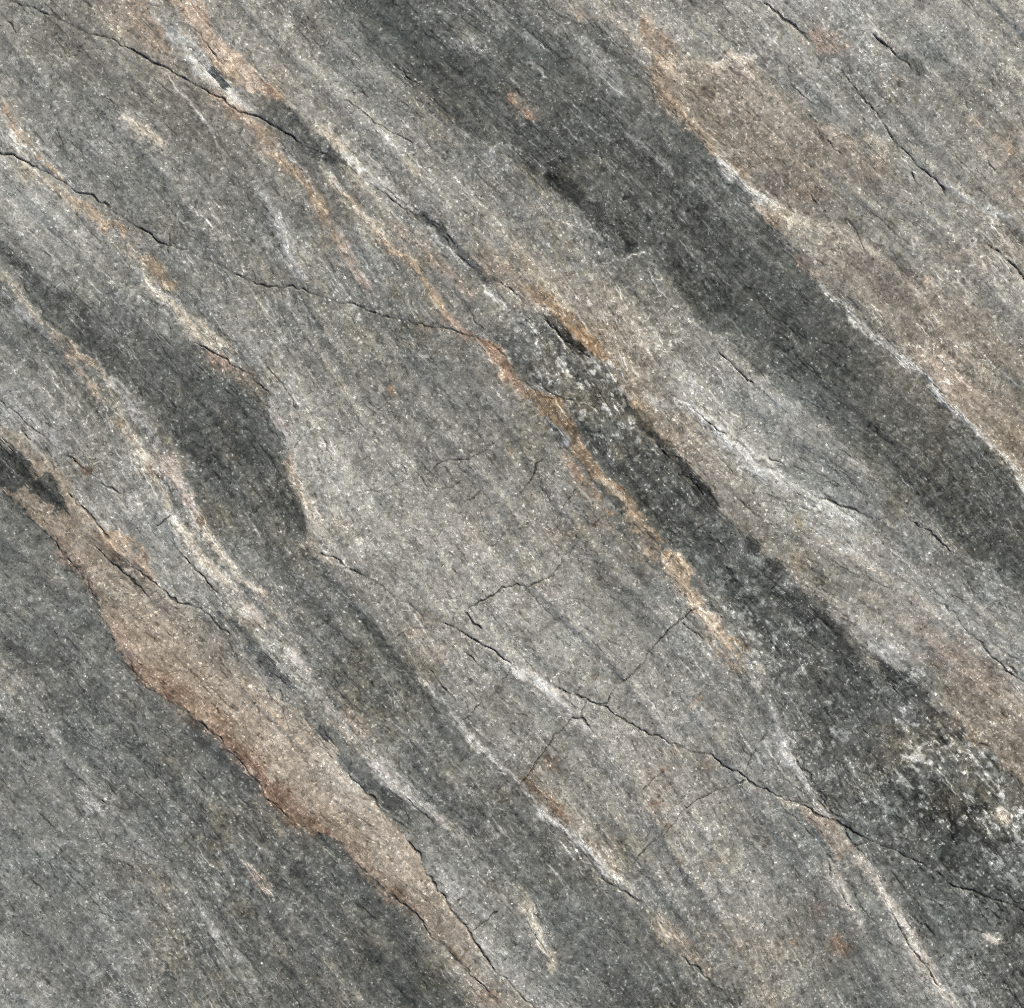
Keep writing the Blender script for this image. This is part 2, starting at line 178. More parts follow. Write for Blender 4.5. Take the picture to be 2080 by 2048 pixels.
# sheet | colour (letter, or letter:r,g,b) | half width | opacity | points
STROKES = """
10|W|5|.75|0 420 60 500 130 570 200 640 270 700
10|C|8|.7|80 620 160 680 230 730
10|C|6|.75|490 900 500 950 540 1020 580 1090 640 1140 700 1190 750 1260 820 1320
10|C|4|.7|720 1190 780 1240 850 1300 900 1340
10|C|6|.6|0 1020 60 1090 120 1180 200 1270 280 1330 350 1400 400 1450 460 1520
10|L|5|.6|0 1090 80 1170 170 1270 260 1370 320 1460 380 1530
10|L|8|.6|0 1450 60 1530 140 1610 230 1700
10|C|5|.7|380 1430 430 1530 480 1620 550 1720 580 1800 640 1890
10|L|6|.65|500 1560 560 1640 620 1740 660 1800 700 1890
10|L|7|.6|960 690 1010 780 1070 870 1110 960 1150 1050
10|W|2|.7|640 290 720 390 790 490 830 560
10|C|4|.7|1200 640 1290 740 1360 820
10|C|5|.7|1350 790 1420 880 1480 940 1560 1010 1600 1090 1640 1150 1700 1230
10|O|4|.7|1000 560 1060 620 1120 690 1180 770 1220 860
10|T|7|.6|1240 890 1300 960 1350 1040 1380 1110
10|W|8|.5|560 0 640 90 740 190 830 280 900 360 960 420
10|T|14|.6|480 10 540 80 600 150 640 190
10|C|6|.7|1060 370 1150 450 1230 530 1300 590
10|W|6|.8|1300 590 1360 650 1430 690 1500 740 1570 790
1|D|10|.5|870 60 960 160
1|W|6|.8|0 600 60 720 130 810 210 880
1|O|5|.8|0 560 60 680 130 760 200 850 280 920 340 1000
1|C|10|.75|110 920 220 990 310 1050 370 1110
1|O|9|.8|360 1080 440 1130 530 1190 600 1240 660 1270 720 1330
1|C|6|.75|800 1580 900 1640 980 1700 1030 1780 1080 1850
1|C|4|.7|1100 1750 1200 1850 1280 1904
1|C|9|.8|700 650 760 690 850 750 930 820
1|W|1.5|.6|230 280 350 350 440 430 540 490 600 540
1|W|2|.6|900 390 980 480 1060 580 1130 670 1200 730
1|W|2|.7|1080 1185 1140 1220 1190 1260
1|W|1.5|.5|940 840 1000 890
1|T|20|.75|700 0 760 80 810 170 860 230 900 270
1|T|8|.7|600 80 650 130 700 200
1|C|12|.4|520 20 600 100 680 200
1|L|14|.6|830 30 900 100 960 200 1080 310 1180 390 1260 480
1|W|12|.6|1000 260 1120 370 1230 450 1300 530 1400 600
1|D|10|.8|1180 370 1230 420 1270 500
1|T:165,140,118|14|.55|1180 510 1280 590 1380 650 1440 720 1520 790
1|O|8|.75|1450 830 1540 880 1620 950 1680 1020 1740 1110 1770 1190
1|O|11|.7|1760 1170 1800 1250 1830 1290
1|T|8|.7|1800 1290 1850 1340 1904 1400
1|W|2|.7|1590 870 1640 930 1690 990 1740 1100
1|C|10|.7|1680 690 1780 740 1860 820 1904 860
1|L|10|.55|1420 1030 1500 1150 1560 1260 1620 1480 1680 1550
1|W|3|.6|1770 920 1850 1010 1904 1080
2|W|9|.85|0 850 60 910 120 950 210 1020
2|W:178,176,170|6|.8|210 1020 300 1100 420 1170
2|L|8|.7|440 1230 600 1370 760 1510
2|D|7|.7|420 1180 520 1250 600 1340 690 1430 770 1510 850 1560
2|C|8|.8|0 1080 110 1180 200 1240 240 1320
2|O|5|.8|190 1290 300 1390 390 1460 440 1540 500 1620 560 1700 620 1770
2|R|10|.7|560 1740 640 1820 720 1860
2|T|12|.5|320 1240 400 1310 480 1390 570 1490 680 1600 730 1650
2|P|8|.65|0 1320 60 1430 120 1560 160 1630
2|W|4|.7|760 1570 850 1640 920 1710
2|T|16|.5|800 1420 900 1510 960 1570 1080 1660 1180 1740 1280 1820 1400 1904
2|C|12|.7|1120 1700 1180 1740
2|T:170,140,115|6|.7|940 520 980 560
2|T:170,140,115|6|.7|1020 600 1070 640
2|O|6|.7|1300 95 1325 110
2|L|10|.45|560 250 720 220 820 260
2|L|10|.45|1040 190 1130 250 1170 260
2|L|14|.45|1340 250 1420 350 1480 450 1560 530
2|L|3|.5|1030 340 1120 390 1170 420
2|T:175,150,125|16|.6|1680 100 1750 200 1800 280 1780 380 1760 450
2|C|20|.5|1850 300 1890 420
2|T|10|.7|1740 490 1800 550 1900 620
2|K:52,58,56|12|.4|430 380 520 460
2|K|14|.45|980 910 1100 980 1250 1050 1350 1130 1460 1230 1500 1300
2|K|16|.4|1480 1330 1620 1350
2|W|2|.6|1580 1430 1700 1410
2|W|1.5|.5|1340 680 1420 740 1500 780
3|W|7|.85|220 855 290 950 380 1050 450 1110 540 1150
3|W|2.5|.8|780 1570 830 1630 900 1700 980 1780 1040 1840 1100 1904
3|O|7|.7|0 590 60 660 140 720 200 800
3|O|6|.7|310 890 390 970
3|O|9|.75|480 1170 500 1250
3|R|7|.6|620 1390 680 1460
3|T|8|.6|720 1490 800 1540
3|C|3|.75|0 345 100 365 180 390
3|C|4|.75|200 380 270 345 330 335 430 345
3|C|2|.7|50 450 110 450 170 480 220 560
3|P|20|.4|310 390 420 420
3|P|10|.45|640 560 680 610
3|P|12|.5|790 700 870 770
3|P|10|.5|1060 900 1110 930
3|C|14|.65|540 1170 600 1200 700 1220 820 1260 940 1340 1030 1400
3|T|14|.5|560 1100 700 1050 730 1100
3|C:190,170,155|14|.7|720 180 780 210 850 250
3|L|9|.6|850 330 880 380
3|C|3|.7|910 210 860 290
3|O|8|.55|1580 660 1650 690
3|O|12|.5|1740 770 1840 850
3|O|9|.5|1840 1070 1860 1090
3|O|9|.5|1360 1540 1390 1580
3|T|10|.5|1430 1370 1560 1450
3|L:182,180,175|5|.6|1370 930 1480 1010 1600 1090 1720 1160 1860 1230
3|L:185,182,176|8|.6|1720 30 1800 110 1904 200
4|T|9|.65|280 0 350 80 430 150 480 190
4|W|12|.55|600 260 650 330 700 390
4|O|5|.6|340 130 420 230 490 290 530 350
4|C|7|.75|660 500 700 570 760 630 820 720 850 800 880 850 930 920 970 990 1010 1050 1040 1150 1050 1210
4|O|6|.7|650 490 680 530
4|O|5|.6|830 720 860 800
4|L|6|.6|700 390 760 450 830 540 880 600
4|C|9|.65|880 660 950 750 1000 830 1060 930 1110 1030 1160 1110 1230 1200 1300 1290 1380 1360
4|R:110,75,55|4|.7|1100 1010 1120 1050
4|P|8|.6|930 680 960 780 1040 890 1080 950
4|W:190,182,172|9|.7|1250 1330 1290 1420 1400 1540 1490 1610 1580 1720 1680 1830
4|R|7|.75|1180 100 1230 130 1270 180
4|R:130,112,92|12|.65|1300 200 1400 250 1480 320
4|L:180,172,168|9|.75|1510 370 1540 460 1580 520 1620 600
4|T|9|.65|1600 680 1620 780 1640 860
4|W|4|.7|1640 760 1660 840 1680 900
4|C|4|.7|1680 930 1700 1040
4|O|6|.7|1715 1140 1725 1160
4|C|7|.7|1700 1170 1780 1230 1870 1280
4|O:170,135,100|14|.75|600 1090 680 1150 760 1200 820 1290
4|R:95,80,68|8|.75|640 1190 740 1260 820 1320
4|R:110,90,70|9|.75|420 700 460 730 500 760
4|O|8|.6|160 720 220 760
4|L|12|.5|0 400 100 480 200 570 300 650
4|L|10|.5|700 960 800 1010 860 1060
4|R:118,70,50|5|.7|1450 1425 1460 1440
4|R:165,135,115|14|.6|290 1130 360 1210 450 1300 520 1400 560 1500 640 1620 700 1720 740 1830
7|R:152,117,90|20|.7|740 20 820 80 920 150 1020 210 1120 280 1220 370 1320 460 1420 560 1500 670 1580 780 1680 860 1800 930
7|R:118,80,60|6|.55|1070 290 1190 370 1290 460 1410 580 1510 720 1590 820
8|R:160,130,105|16|.6|30 990 110 1050 220 1170 310 1270 430 1370
8|R:140,110,80|6|.6|600 1560 660 1640
8|R|12|.6|780 1830 880 1860
5|C|2|.8|740 30 800 100 870 200 900 230
5|R|10|.75|930 260 980 290 1020 340
5|L:172,173,172|8|.85|1110 480 1180 550 1240 610
5|D|4|.7|1150 570 1230 630
5|R:165,125,95|6|.6|1230 660 1320 780 1400 880 1470 960 1500 990
5|O|6|.8|1450 800 1540 900 1620 990 1630 1060 1700 1090 1770 1140
5|C|3|.7|1440 790 1500 860 1570 930
5|O|8|.7|1700 1190 1760 1240
6|O:190,160,125|9|.8|0 1210 20 1300 40 1400 100 1470 160 1540 200 1620 260 1680 330 1740
6|O|5|.6|180 1700 260 1790 300 1830
6|C|6|.6|440 1830 470 1870
5|T:170,140,110|5|.7|260 290 300 330
5|O:140,112,70|7|.6|925 645 940 665
5|T|8|.5|430 1560 560 1590
5|T|8|.5|350 1660 450 1650
5|W:188,185,180|8|.5|560 1180 640 1260 760 1340
5|W|5|.7|920 1790 980 1830 1090 1904
8|W|5|.75|960 20 1040 60 1130 120 1200 180 1270 260
6|W|9|.85|0 380 100 440 200 520 290 600 370 680 480 760 600 830 700 870 800 920 900 970 1000 1010 1060 1040
6|L|4|.7|1060 1050 1120 1130 1200 1220 1300 1310 1400 1400 1500 1510
6|L:176,174,170|8|.6|920 680 1010 740 1060 760
6|O:150,130,90|12|.55|640 1000 690 1040
6|O|8|.6|640 1200 680 1260
6|T|18|.4|0 500 60 580 150 640
6|R:110,98,78|18|.45|790 1390 830 1420
6|P:156,142,132|36|.4|1400 1700 1500 1750
6|R:150,128,105|18|.35|1590 1840 1620 1860
6|K|14|.55|380 1130 460 1220 570 1300
6|K|10|.55|700 1450 800 1550 900 1640
6|K|10|.6|30 770 100 850 200 950
6|L|26|.4|1080 1700 1350 1720
6|W|4.5|.9|1080 10 1150 80 1260 160 1370 250 1440 340 1560 460 1690 590 1760 680 1840 760 1904 850 2100 1050
6|L:182,180,175|3|.7|1600 60 1700 140 1780 210 1860 280
6|T|50|.3|1380 180 1560 150 1700 280
6|L|14|.4|1300 1400 1500 1510 1700 1660 1904 1800
8|W|4|.8|450 80 540 180 600 260 660 330 740 430 820 510 880 580 960 650
8|W|4|.7|960 700 1050 750
8|W|4.5|.75|1100 830 1200 900 1310 1000 1410 1080 1480 1150 1560 1220 1640 1300
8|P|8|.55|0 260 80 330 150 400
8|W:188,184,178|7|.65|150 520 260 610 350 710 420 770 500 850
8|W|10|.6|1100 830 1150 870
8|L|12|.5|800 930 880 950
8|L|16|.5|600 1220 680 1250
8|C|8|.75|980 1250 1040 1350 1080 1440 1130 1560 1170 1640 1190 1690
8|L|22|.45|780 1500 860 1620 950 1720 1060 1820 1150 1900
8|R:125,100,75|16|.55|1150 520 1190 580
8|R:130,108,82|9|.65|1000 650 1100 740 1200 810 1250 840
8|R:125,105,85|10|.5|1380 1000 1450 1050
8|R:100,95,78|8|.6|865 120 880 140
8|O|6|.7|1835 470 1845 490
8|R:130,90,65|7|.6|1780 595 1800 610
8|R:130,90,60|7|.6|1740 770 1760 790
8|R:110,85,65|5|.7|1800 895 1820 905
8|R:105,95,70|8|.6|1410 80 1430 55
8|C|8|.65|1780 1450 1850 1530
9|C|8|.7|560 740 620 780 700 810
9|P:176,168,159|10|.7|800 980 830 1080 860 1160 900 1250 960 1330
9|P:186,177,166|10|.85|980 1040 1030 1140 1090 1230 1150 1310 1200 1400 1260 1500 1330 1600 1400 1700 1450 1790 1520 1880 1640 2050
9|L:165,160,152|9|.7|540 370 600 450 650 560 690 660 740 740 800 800 870 850
9|O|5|.6|660 590 680 620
9|W|1.5|.6|300 340 380 430 480 560 540 640
9|W|1.5|.6|470 430 540 520 600 640
9|C|12|.6|1750 850 1850 870
9|C|8|.6|1690 1490 1780 1530
9|R:110,85,68|7|.6|460 955 480 970
9|R:120,95,70|12|.5|620 1540 650 1560
9|P:130,112,105|22|.5|730 1340 750 1380
9|T:160,130,110|14|.5|850 1500 890 1600
9|O:165,135,105|9|.6|130 530 150 550
9|O|3|.6|130 170 40 270
9|K|26|.45|1300 700 1450 800 1550 830
9|K|22|.45|1620 800 1700 850
9|K|20|.35|1480 950 1700 940
9|K|12|.55|1310 270 1400 370 1500 420
13|W:192,185,176|12|.65|440 120 500 180 550 240 610 290 660 350 700 430
13|W:190,184,176|10|.65|700 430 760 500 830 560 890 630 950 680 1010 740
13|D|11|.7|475 235 530 290 580 340 640 395
13|D|10|.6|690 480 740 530 800 590 870 650
13|C|5|.75|385 10 410 60 440 110 500 170
13|C|6|.7|430 40 480 110 540 170 580 200
13|L|10|.5|940 790 1000 850 1060 900
13|W|4|.8|970 450 1010 500 1060 550 1109 600
13|L|12|.5|170 610 250 690 330 770 420 870 520 990
13|L|10|.45|0 340 60 420 140 520
13|P|8|.5|540 790 580 840
13|L|12|.45|0 940 60 1000 120 1060
13|D|14|.5|400 460 470 530 560 620
13|D|14|.5|690 760 780 840 880 940
13|D|8|.5|10 300 90 350
14|O:192,165,132|8|.8|250 20 300 80 340 130 370 180 410 220 450 260 490 305
14|L|4|.65|480 295 540 390 580 480 620 560 650 640
14|T|6|.6|400 260 450 320 480 360
14|L|6|.7|560 470 590 530 630 590 660 650
14|P:188,180,170|9|.8|760 760 800 830 840 900 880 960 930 1040 960 1092
14|P:178,171,163|8|.7|690 780 720 850 760 910
14|L|14|.5|640 30 720 80 790 130
14|L|18|.45|780 100 880 190 980 280 1100 370
14|T:158,144,133|30|.35|860 200 940 280 1010 350 1090 430
14|L|26|.5|670 200 760 260 850 350 930 440
14|K|16|.6|790 340 860 400 920 470 990 520
14|K|18|.5|880 650 960 690 1040 740
14|K|16|.5|440 20 520 100 600 180 680 260 760 330
14|W|4|.8|10 350 60 380 110 430
14|W|4|.7|130 460 180 500
14|C|6|.6|0 830 40 880 80 960 100 1000
14|W|5|.7|60 670 120 710 180 760 240 820
14|T|10|.5|320 890 380 960 430 1020
14|T:140,118,98|7|.6|20 600 80 640 130 690
12|W|5|.85|450 330 480 380 530 420 580 450
12|W|3.5|.85|680 640 720 680 780 740 830 780 880 810 930 860 980 910 1040 970 1109 1050
12|C|14|.6|560 450 620 480 680 500 740 530 790 560
12|C|4|.7|340 140 400 140 440 155 480 130 520 130
12|C|3|.6|390 180 430 180 460 210 480 250
12|O:178,150,120|10|.6|320 80 340 130 320 180 350 220
12|O|7|.6|350 220 400 280 450 330
12|T:156,141,126|36|.38|420 200 500 280 580 340
12|T:150,136,122|30|.35|700 300 780 350 830 400
12|C:190,172,158|9|.65|650 80 690 110 720 100
12|W|8|.8|370 870 420 910 470 960 520 1000 580 1040 650 1075
12|L|14|.5|280 860 340 900
6|W:200,196,190|15|.62|0 375 100 435 200 515 290 595 370 675 480 755 600 825 700 865 800 915 900 965 1000 1005 1060 1035
6|W|6|.85|60 410 200 515 290 595 370 675 480 755 600 825 700 865 800 915 900 965 1000 1010
12|T:160,142,120|12|.5|260 880 310 930 350 970
12|L|12|.45|150 80 200 140 250 210
12|L|8|.45|250 290 300 330 350 380
12|K|12|.5|60 380 130 420 200 480 260 540
12|D|10|.5|780 80 830 120 890 160
12|T|14|.45|880 770 960 840 1020 900
12|O|8|.5|1040 290 1080 340
12|L|4|.6|900 380 980 430 1060 480 1109 510
12|T:150,125,100|9|.6|40 630 100 680 170 750 230 800
12|K|7|.65|70 690 120 740 170 790
12|K|8|.6|230 860 300 940 370 1010 430 1070
"""
PATCHES = """
1|P:186,164,144|.85|920 0 1000 -120 1090 0 1140 90 1140 150 1200 200 1320 290 1400 370 1480 460 1550 540 1480 530 1400 480 1320 440 1270 380 1200 330 1130 260 1100 200 1030 130 980 60
1|O:168,138,98|.7|1190 320 1290 370 1350 440 1330 470 1270 440 1210 370
1|O:184,144,108|.75|1450 480 1500 480 1560 550 1490 550
1|D:76,78,77|.75|1440 560 1560 560 1640 680 1700 760 1820 830 1904 880 1904 960 1780 900 1680 850 1600 760 1500 680 1440 650
1|O:178,148,110|.8|740 1430 830 1420 880 1480 960 1550 970 1590 920 1600 850 1560 790 1490
5|R:166,128,100|.9|740 20 820 50 890 90 930 180 960 250 920 240 880 210 830 130 780 70
5|R:150,120,86|.9|1010 345 1100 345 1200 370 1230 440 1290 530 1340 620 1390 720 1460 790 1540 850 1600 930 1680 1010 1620 1000 1560 920 1480 850 1400 790 1330 700 1260 620 1180 540 1110 470 1080 420
5|C:196,170,140|.8|1800 1200 1904 1240 1940 1300 1904 1420 1850 1340 1790 1260
9|P:152,137,122|.75|660 800 780 820 900 900 960 1000 900 1060 840 1040 800 940 720 870
"""
# sheet | half width | points
CRACKS = """
1|2.2|60 0 110 25 200 45 250 75 340 110 430 160 540 190 620 220 700 260 760 295 850 345 930 385 1010 425 1090 470 1160 510 1220 550 1290 590 1340 615 1370 625 1440 655 1520 705 1600 750 1680 800 1760 840 1850 890 1904 910
1|2.6|-300 760 0 858 60 865 130 890 200 930 260 965 330 1000 380 1030 440 1070 500 1080 560 1115 640 1170 700 1215 780 1260 850 1310 900 1335 980 1365
1|1.6|1150 1455 1220 1480 1270 1510 1340 1535 1420 1565 1500 1580 1580 1590
1|1.4|980 1365 1060 1400 1150 1455
1|1|1000 1300 1060 1310 1110 1340 1160 1365
1|1|945 1270 938 1350 940 1410
1|1.7|1580 1590 1680 1600 1760 1630 1904 1680
2|2|0 1670 80 1690 180 1730 250 1750 350 1770 450 1795 550 1820 650 1840 700 1850 790 1880 850 1904
1|1|40 120 100 190
1|1|540 510 600 550 630 580
1|1.2|750 510 800 570
1|1|120 450 150 490
1|1.2|1030 140 1100 200 1150 260 1200 320
1|1|1570 1070 1640 1140 1700 1200
1|1|1680 1570 1720 1620 1790 1700
2|1.8|0 890 60 940 120 970 200 1040 290 1110 360 1150 430 1190 500 1240 570 1300 620 1360 690 1430 740 1490 800 1540 860 1555 900 1580 960 1620 1040 1690
2|1.4|230 1030 320 1090 430 1160 520 1230 600 1310 660 1380
2|2.4|1130 1770 1180 1820 1240 1870 1330 1930 1400 1980
2|1|370 1330 400 1280
2|1|990 845 1080 885 1170 920 1230 950
2|1|290 350 400 450
2|1.2|860 1080 920 1130
2|.9|0 540 120 610 200 680 330 750 430 830
2|1.2|680 1660 720 1720 750 1790 790 1830
3|2.2|470 0 530 60 600 120 690 190 720 230
3|2.2|880 380 930 430 990 510 1060 600 1110 660 1140 710 1200 790 1270 860 1320 920 1380 970 1430 1020 1480 1080 1505 1110
3|1.6|1080 200 1150 260 1210 320 1290 380 1350 430
3|1|1215 500 1260 540
3|1.3|915 1200 970 1260 1000 1310 1040 1400
3|1.7|1690 1330 1750 1390 1830 1450 1890 1520 2100 1700
3|1|1280 960 1300 1010 1350 1030
3|1|1520 700 1560 730
3|1|1390 60 1440 110 1470 160
3|1|1710 900 1750 950
3|1|720 1070 755 1130
3|.8|930 80 920 170
3|1|740 700 900 860
4|1.6|-300 100 0 370 90 440 170 510 250 570 330 640 390 680 450 730 520 780
4|1.2|550 815 600 850 660 880
4|1.9|110 520 160 570 230 640 280 700 300 740 330 780
4|1.5|380 850 390 880 430 930 480 980 540 1040 570 1090 620 1130
4|2.2|740 1290 800 1330 850 1360 900 1410 950 1465 1030 1490 1100 1515 1150 1540 1200 1590 1240 1640 1280 1700 1330 1750
4|1.3|510 1160 560 1190 640 1260 700 1310 750 1370 790 1410 830 1460
4|2.2|280 1120 340 1200 420 1290 480 1370 510 1430
4|1.2|110 940 150 950 220 990
4|1|740 1900 880 1880 980 1850 1060 1840 1180 1800
4|.9|500 180 600 250 660 300 720 340 820 320 880 300 980 280
4|.9|1020 310 1110 265
4|1|940 1130 1000 1190 1050 1260 1110 1310 1170 1400 1210 1440
4|1|850 1070 950 1005
4|.8|690 1060 760 1000
4|1.3|1070 40 1150 80 1230 120 1280 170 1380 220 1460 290 1500 340
4|.9|1630 630 1670 570
4|.9|1480 970 1580 930 1660 905
4|.8|1780 570 1810 640 1840 710
4|.8|1470 170 1560 270 1640 430
4|.8|1690 440 1780 400 1850 390
4|.8|1750 1610 1800 1580
4|1.3|1760 1210 1830 1230 1900 1280
5|1.8|690 1520 740 1490 820 1450 900 1410 980 1385 1050 1395 1110 1360 1170 1330 1220 1280 1240 1220 1290 1190 1340 1130 1370 1090 1430 1030 1520 950
5|1.3|690 1525 740 1590 790 1620
5|1.8|550 1580 620 1610 700 1650 760 1690 830 1740 910 1780 960 1820
5|1.4|40 1290 130 1330 230 1390 330 1470 400 1510 460 1550
5|.9|60 890 220 855 330 825 420 795 520 740 600 690 720 690 790 650 860 590 930 540
5|.9|240 300 290 250 360 205 440 165 520 100 590 60 650 15
5|.7|130 470 220 410 300 350
5|.7|0 555 70 515 140 480
5|.9|490 580 530 520 580 440
5|1|1000 870 1050 800 1090 720 1140 665
5|1|550 860 620 835 680 790
5|.9|470 1050 570 1010 650 950 730 900 790 850
5|.8|1220 1000 1250 930 1310 850
5|.8|900 610 990 580 1090 560 1150 555
5|1.2|1590 1900 1650 1830 1720 1740 1790 1660 1890 1570
5|.7|620 260 680 220 720 170
5|.7|760 1010 800 970 880 930
5|1.6|920 240 970 255 1030 260 1090 255 1120 290 1170 330 1240 360 1300 380
5|1.5|1030 260 1060 300 1100 340 1190 360
5|1.4|760 20 820 60 870 70 910 120 940 190 960 230
5|2.4|1630 500 1710 560 1790 640 1870 730 1904 770
5|1|1630 500 1700 460
5|.7|60 720 150 670
5|.7|0 1530 80 1490
5|1|310 1680 370 1630 490 1615
5|.7|80 1820 150 1780 210 1765
5|.8|680 1740 740 1800 820 1860
5|.8|1770 1290 1840 1230
6|2|0 760 60 800 120 870 190 950
6|1.3|490 680 560 710 600 760
6|1|60 390 150 470 210 540 270 560
6|1.4|700 860 790 900 860 940 960 970 1020 1000
6|1.5|1280 1030 1380 1090 1450 1140 1510 1210 1590 1270 1690 1310
6|1|1120 1130 1190 1220 1280 1300
6|1.8|1380 1450 1460 1500 1530 1560 1580 1630 1650 1690 1720 1760 1800 1830 1880 1904 2100 2080
6|1.1|220 90 290 160 370 240 410 280
6|.8|60 1110 150 1050 240 1000
6|.8|350 980 390 920
6|1|480 1450 530 1390 570 1330
6|1.2|0 1590 90 1500
6|1.2|10 1590 80 1650 140 1700
6|.8|330 520 400 490
6|.7|1080 1030 1200 980
6|.7|1450 980 1590 920
6|1|1700 550 1800 590
8|1.8|1190 140 1280 165 1360 190 1400 225 1480 240 1540 280 1600 330 1680 370 1760 400 1830 440 1890 460
8|1.5|1410 230 1490 220 1510 170 1540 120 1600 70 1670 0
8|1.2|960 10 920 70 870 130 810 200 740 265 660 330
8|1.5|880 790 960 710 1030 630 1070 560 1110 510 1160 430 1210 380 1250 330 1280 295 1330 300 1370 340 1410 390
8|.9|1330 300 1370 200
8|1.8|0 565 60 620 130 690 200 770 250 830 310 900 370 950 420 1030 450 1090 480 1160 520 1220 590 1290 620 1360 670 1430 720 1490 760 1570 820 1640 880 1720 950 1780 1010 1840 1080 1904 1200 2040
8|.9|640 1320 720 1270 800 1220 870 1170 890 1150
8|.8|740 1480 820 1410 890 1370
8|1|490 20 540 90 590 160 640 200
8|1.15|190 1170 260 1260 340 1330 420 1390 480 1480 560 1550 640 1640 700 1680 760 1740 820 1810 880 1870
8|1.4|1430 1180 1520 1230 1600 1290 1680 1340
8|1.1|1904 800 1860 860 1810 910 1730 990 1650 1070 1610 1130
8|.8|1800 740 1890 790
8|.9|1660 700 1720 650 1790 600
8|1|380 740 440 810 500 870 550 910
8|1|850 1110 920 1180 990 1260
8|.7|840 890 880 850
8|.8|1040 1430 1100 1530 1150 1600
7|1.15|740 80 830 150 930 200 1000 250 1090 320 1170 370 1240 440 1310 520 1390 610 1470 710 1560 820 1640 880 1730 930
7|.9|560 760 650 800 690 820
7|.9|740 710 800 750 830 790
7|.9|620 940 720 1010 820 1060 880 1110
7|.9|1480 150 1560 270 1600 360
7|1.3|1640 240 1700 320 1760 400 1830 480
7|1|600 1070 680 1130
9|2.4|0 455 70 480 150 500 220 545 300 590 350 620 400 655 470 690 540 735 610 760 700 800 760 840 860 870 930 910 1010 960 1080 1000 1170 1020 1250 1070 1330 1110 1400 1140 1450 1180 1510 1225 1600 1250 1690 1290 1780 1330 1850 1350 1904 1380 2200 1500
9|1.6|0 840 40 790 110 740 200 700 290 680 370 650
9|1|440 440 480 370 520 310
9|.9|360 600 390 530 420 470
9|1.6|570 750 590 810 640 870 690 920 750 970
9|2|640 765 710 770
9|1.4|910 890 930 950 970 1010 1040 1000
9|1.3|980 1020 1030 1070 1060 1130
9|1.3|820 1090 850 1190 920 1310 970 1380
9|1|1240 1390 1290 1480 1340 1510
9|1.3|760 750 820 820 890 860
9|1.2|640 520 690 600 740 700 770 770
9|1|100 100 120 60
9|1.3|0 1590 80 1660 160 1730 230 1810 300 1890
9|1.5|1640 450 1710 460
9|1|1700 500 1760 570 1830 620 1904 690
9|1.4|1820 0 1880 60
9|1|1180 1370 1220 1480 1300 1590 1380 1700 1450 1810
"""

# ------------------------------------------------------------------ field tools
rng = np.random.default_rng(11)
G = 2.0                                   # grid pitch in tracing units
MARG = 460
x_axis = np.arange(-MARG, 2080 + MARG + 1, G)
y_axis = np.arange(-MARG, 2048 + MARG + 1, G)
NX, NY = len(x_axis), len(y_axis)
X, Y = np.meshgrid(x_axis.astype(np.float32), y_axis.astype(np.float32))
fy = np.fft.fftfreq(NY)[:, None]
fx = np.fft.rfftfreq(NX)[None, :]
FR2 = (fx * fx + fy * fy)


def noise(sig):
    """unit-variance smooth noise, sig in tracing units"""
    s = sig / G
    f = np.fft.rfft2(rng.standard_normal((NY, NX)))
    a = np.fft.irfft2(f * np.exp(-2 * (math.pi * s) ** 2 * FR2), s=(NY, NX))
    return (a / a.std()).astype(np.float32)


def blur(a, sig):
    s = sig / G
    return np.fft.irfft2(np.fft.rfft2(a) * np.exp(-2 * (math.pi * s) ** 2 * FR2), s=(NY, NX)).astype(np.float32)


def sstep(a, b, x):
    t = np.clip((x - a) / (b - a), 0, 1)
    return t * t * (3 - 2 * t)


def bilin(field, cx, cy):
    h, w = field.shape[:2]
    cx = np.clip(cx, 0, w - 1.001)
    cy = np.clip(cy, 0, h - 1.001)
    i, j = cx.astype(np.int32), cy.astype(np.int32)
    u, v = cx - i, cy - j
    if field.ndim == 3:
        u, v = u[..., None], v[..., None]
    return (field[j, i] * (1 - u) + field[j, i + 1] * u) * (1 - v) + (field[j + 1, i] * (1 - u) + field[j + 1, i + 1] * u) * v


def seg_dist(px, py, line):
    """distance to a polyline and the arc position (0..1) of the nearest point"""
    best = np.full(px.shape, 1e9, np.float32)
    arc = np.zeros(px.shape, np.float32)
    d = np.diff(line, axis=0)
    ln = np.hypot(d[:, 0], d[:, 1]) + 1e-6
    cum = np.concatenate([[0], np.cumsum(ln)])
    for k in range(len(d)):
        ax, ay = line[k]
        t = np.clip(((px - ax) * d[k, 0] + (py - ay) * d[k, 1]) / ln[k] ** 2, 0, 1)
        q = np.hypot(px - ax - t * d[k, 0], py - ay - t * d[k, 1])
        m = q < best
        best = np.where(m, q, best)
        arc = np.where(m, (cum[k] + t * ln[k]) / cum[-1], arc)
    return best, arc


def inside(px, py, poly):
    r = np.zeros(px.shape, bool)
    n = len(poly)
    for k in range(n):
        x0, y0 = poly[k]
        x1, y1 = poly[(k + 1) % n]
        if y0 == y1:
            continue
        c = ((y0 > py) != (y1 > py)) & (px < (x1 - x0) * (py - y0) / (y1 - y0) + x0)
        r ^= c
    return r


def sdf(px, py, poly):
    d, _ = seg_dist(px, py, np.vstack([poly, poly[:1]]))
    return np.where(inside(px, py, poly), d, -d)


# coarse grid for the slow fields
CG = 8.0
cxa = np.arange(-MARG, 2080 + MARG + CG + 1, CG)
cya = np.arange(-MARG, 2048 + MARG + CG + 1, CG)
CX, CY = np.meshgrid(cxa, cya)

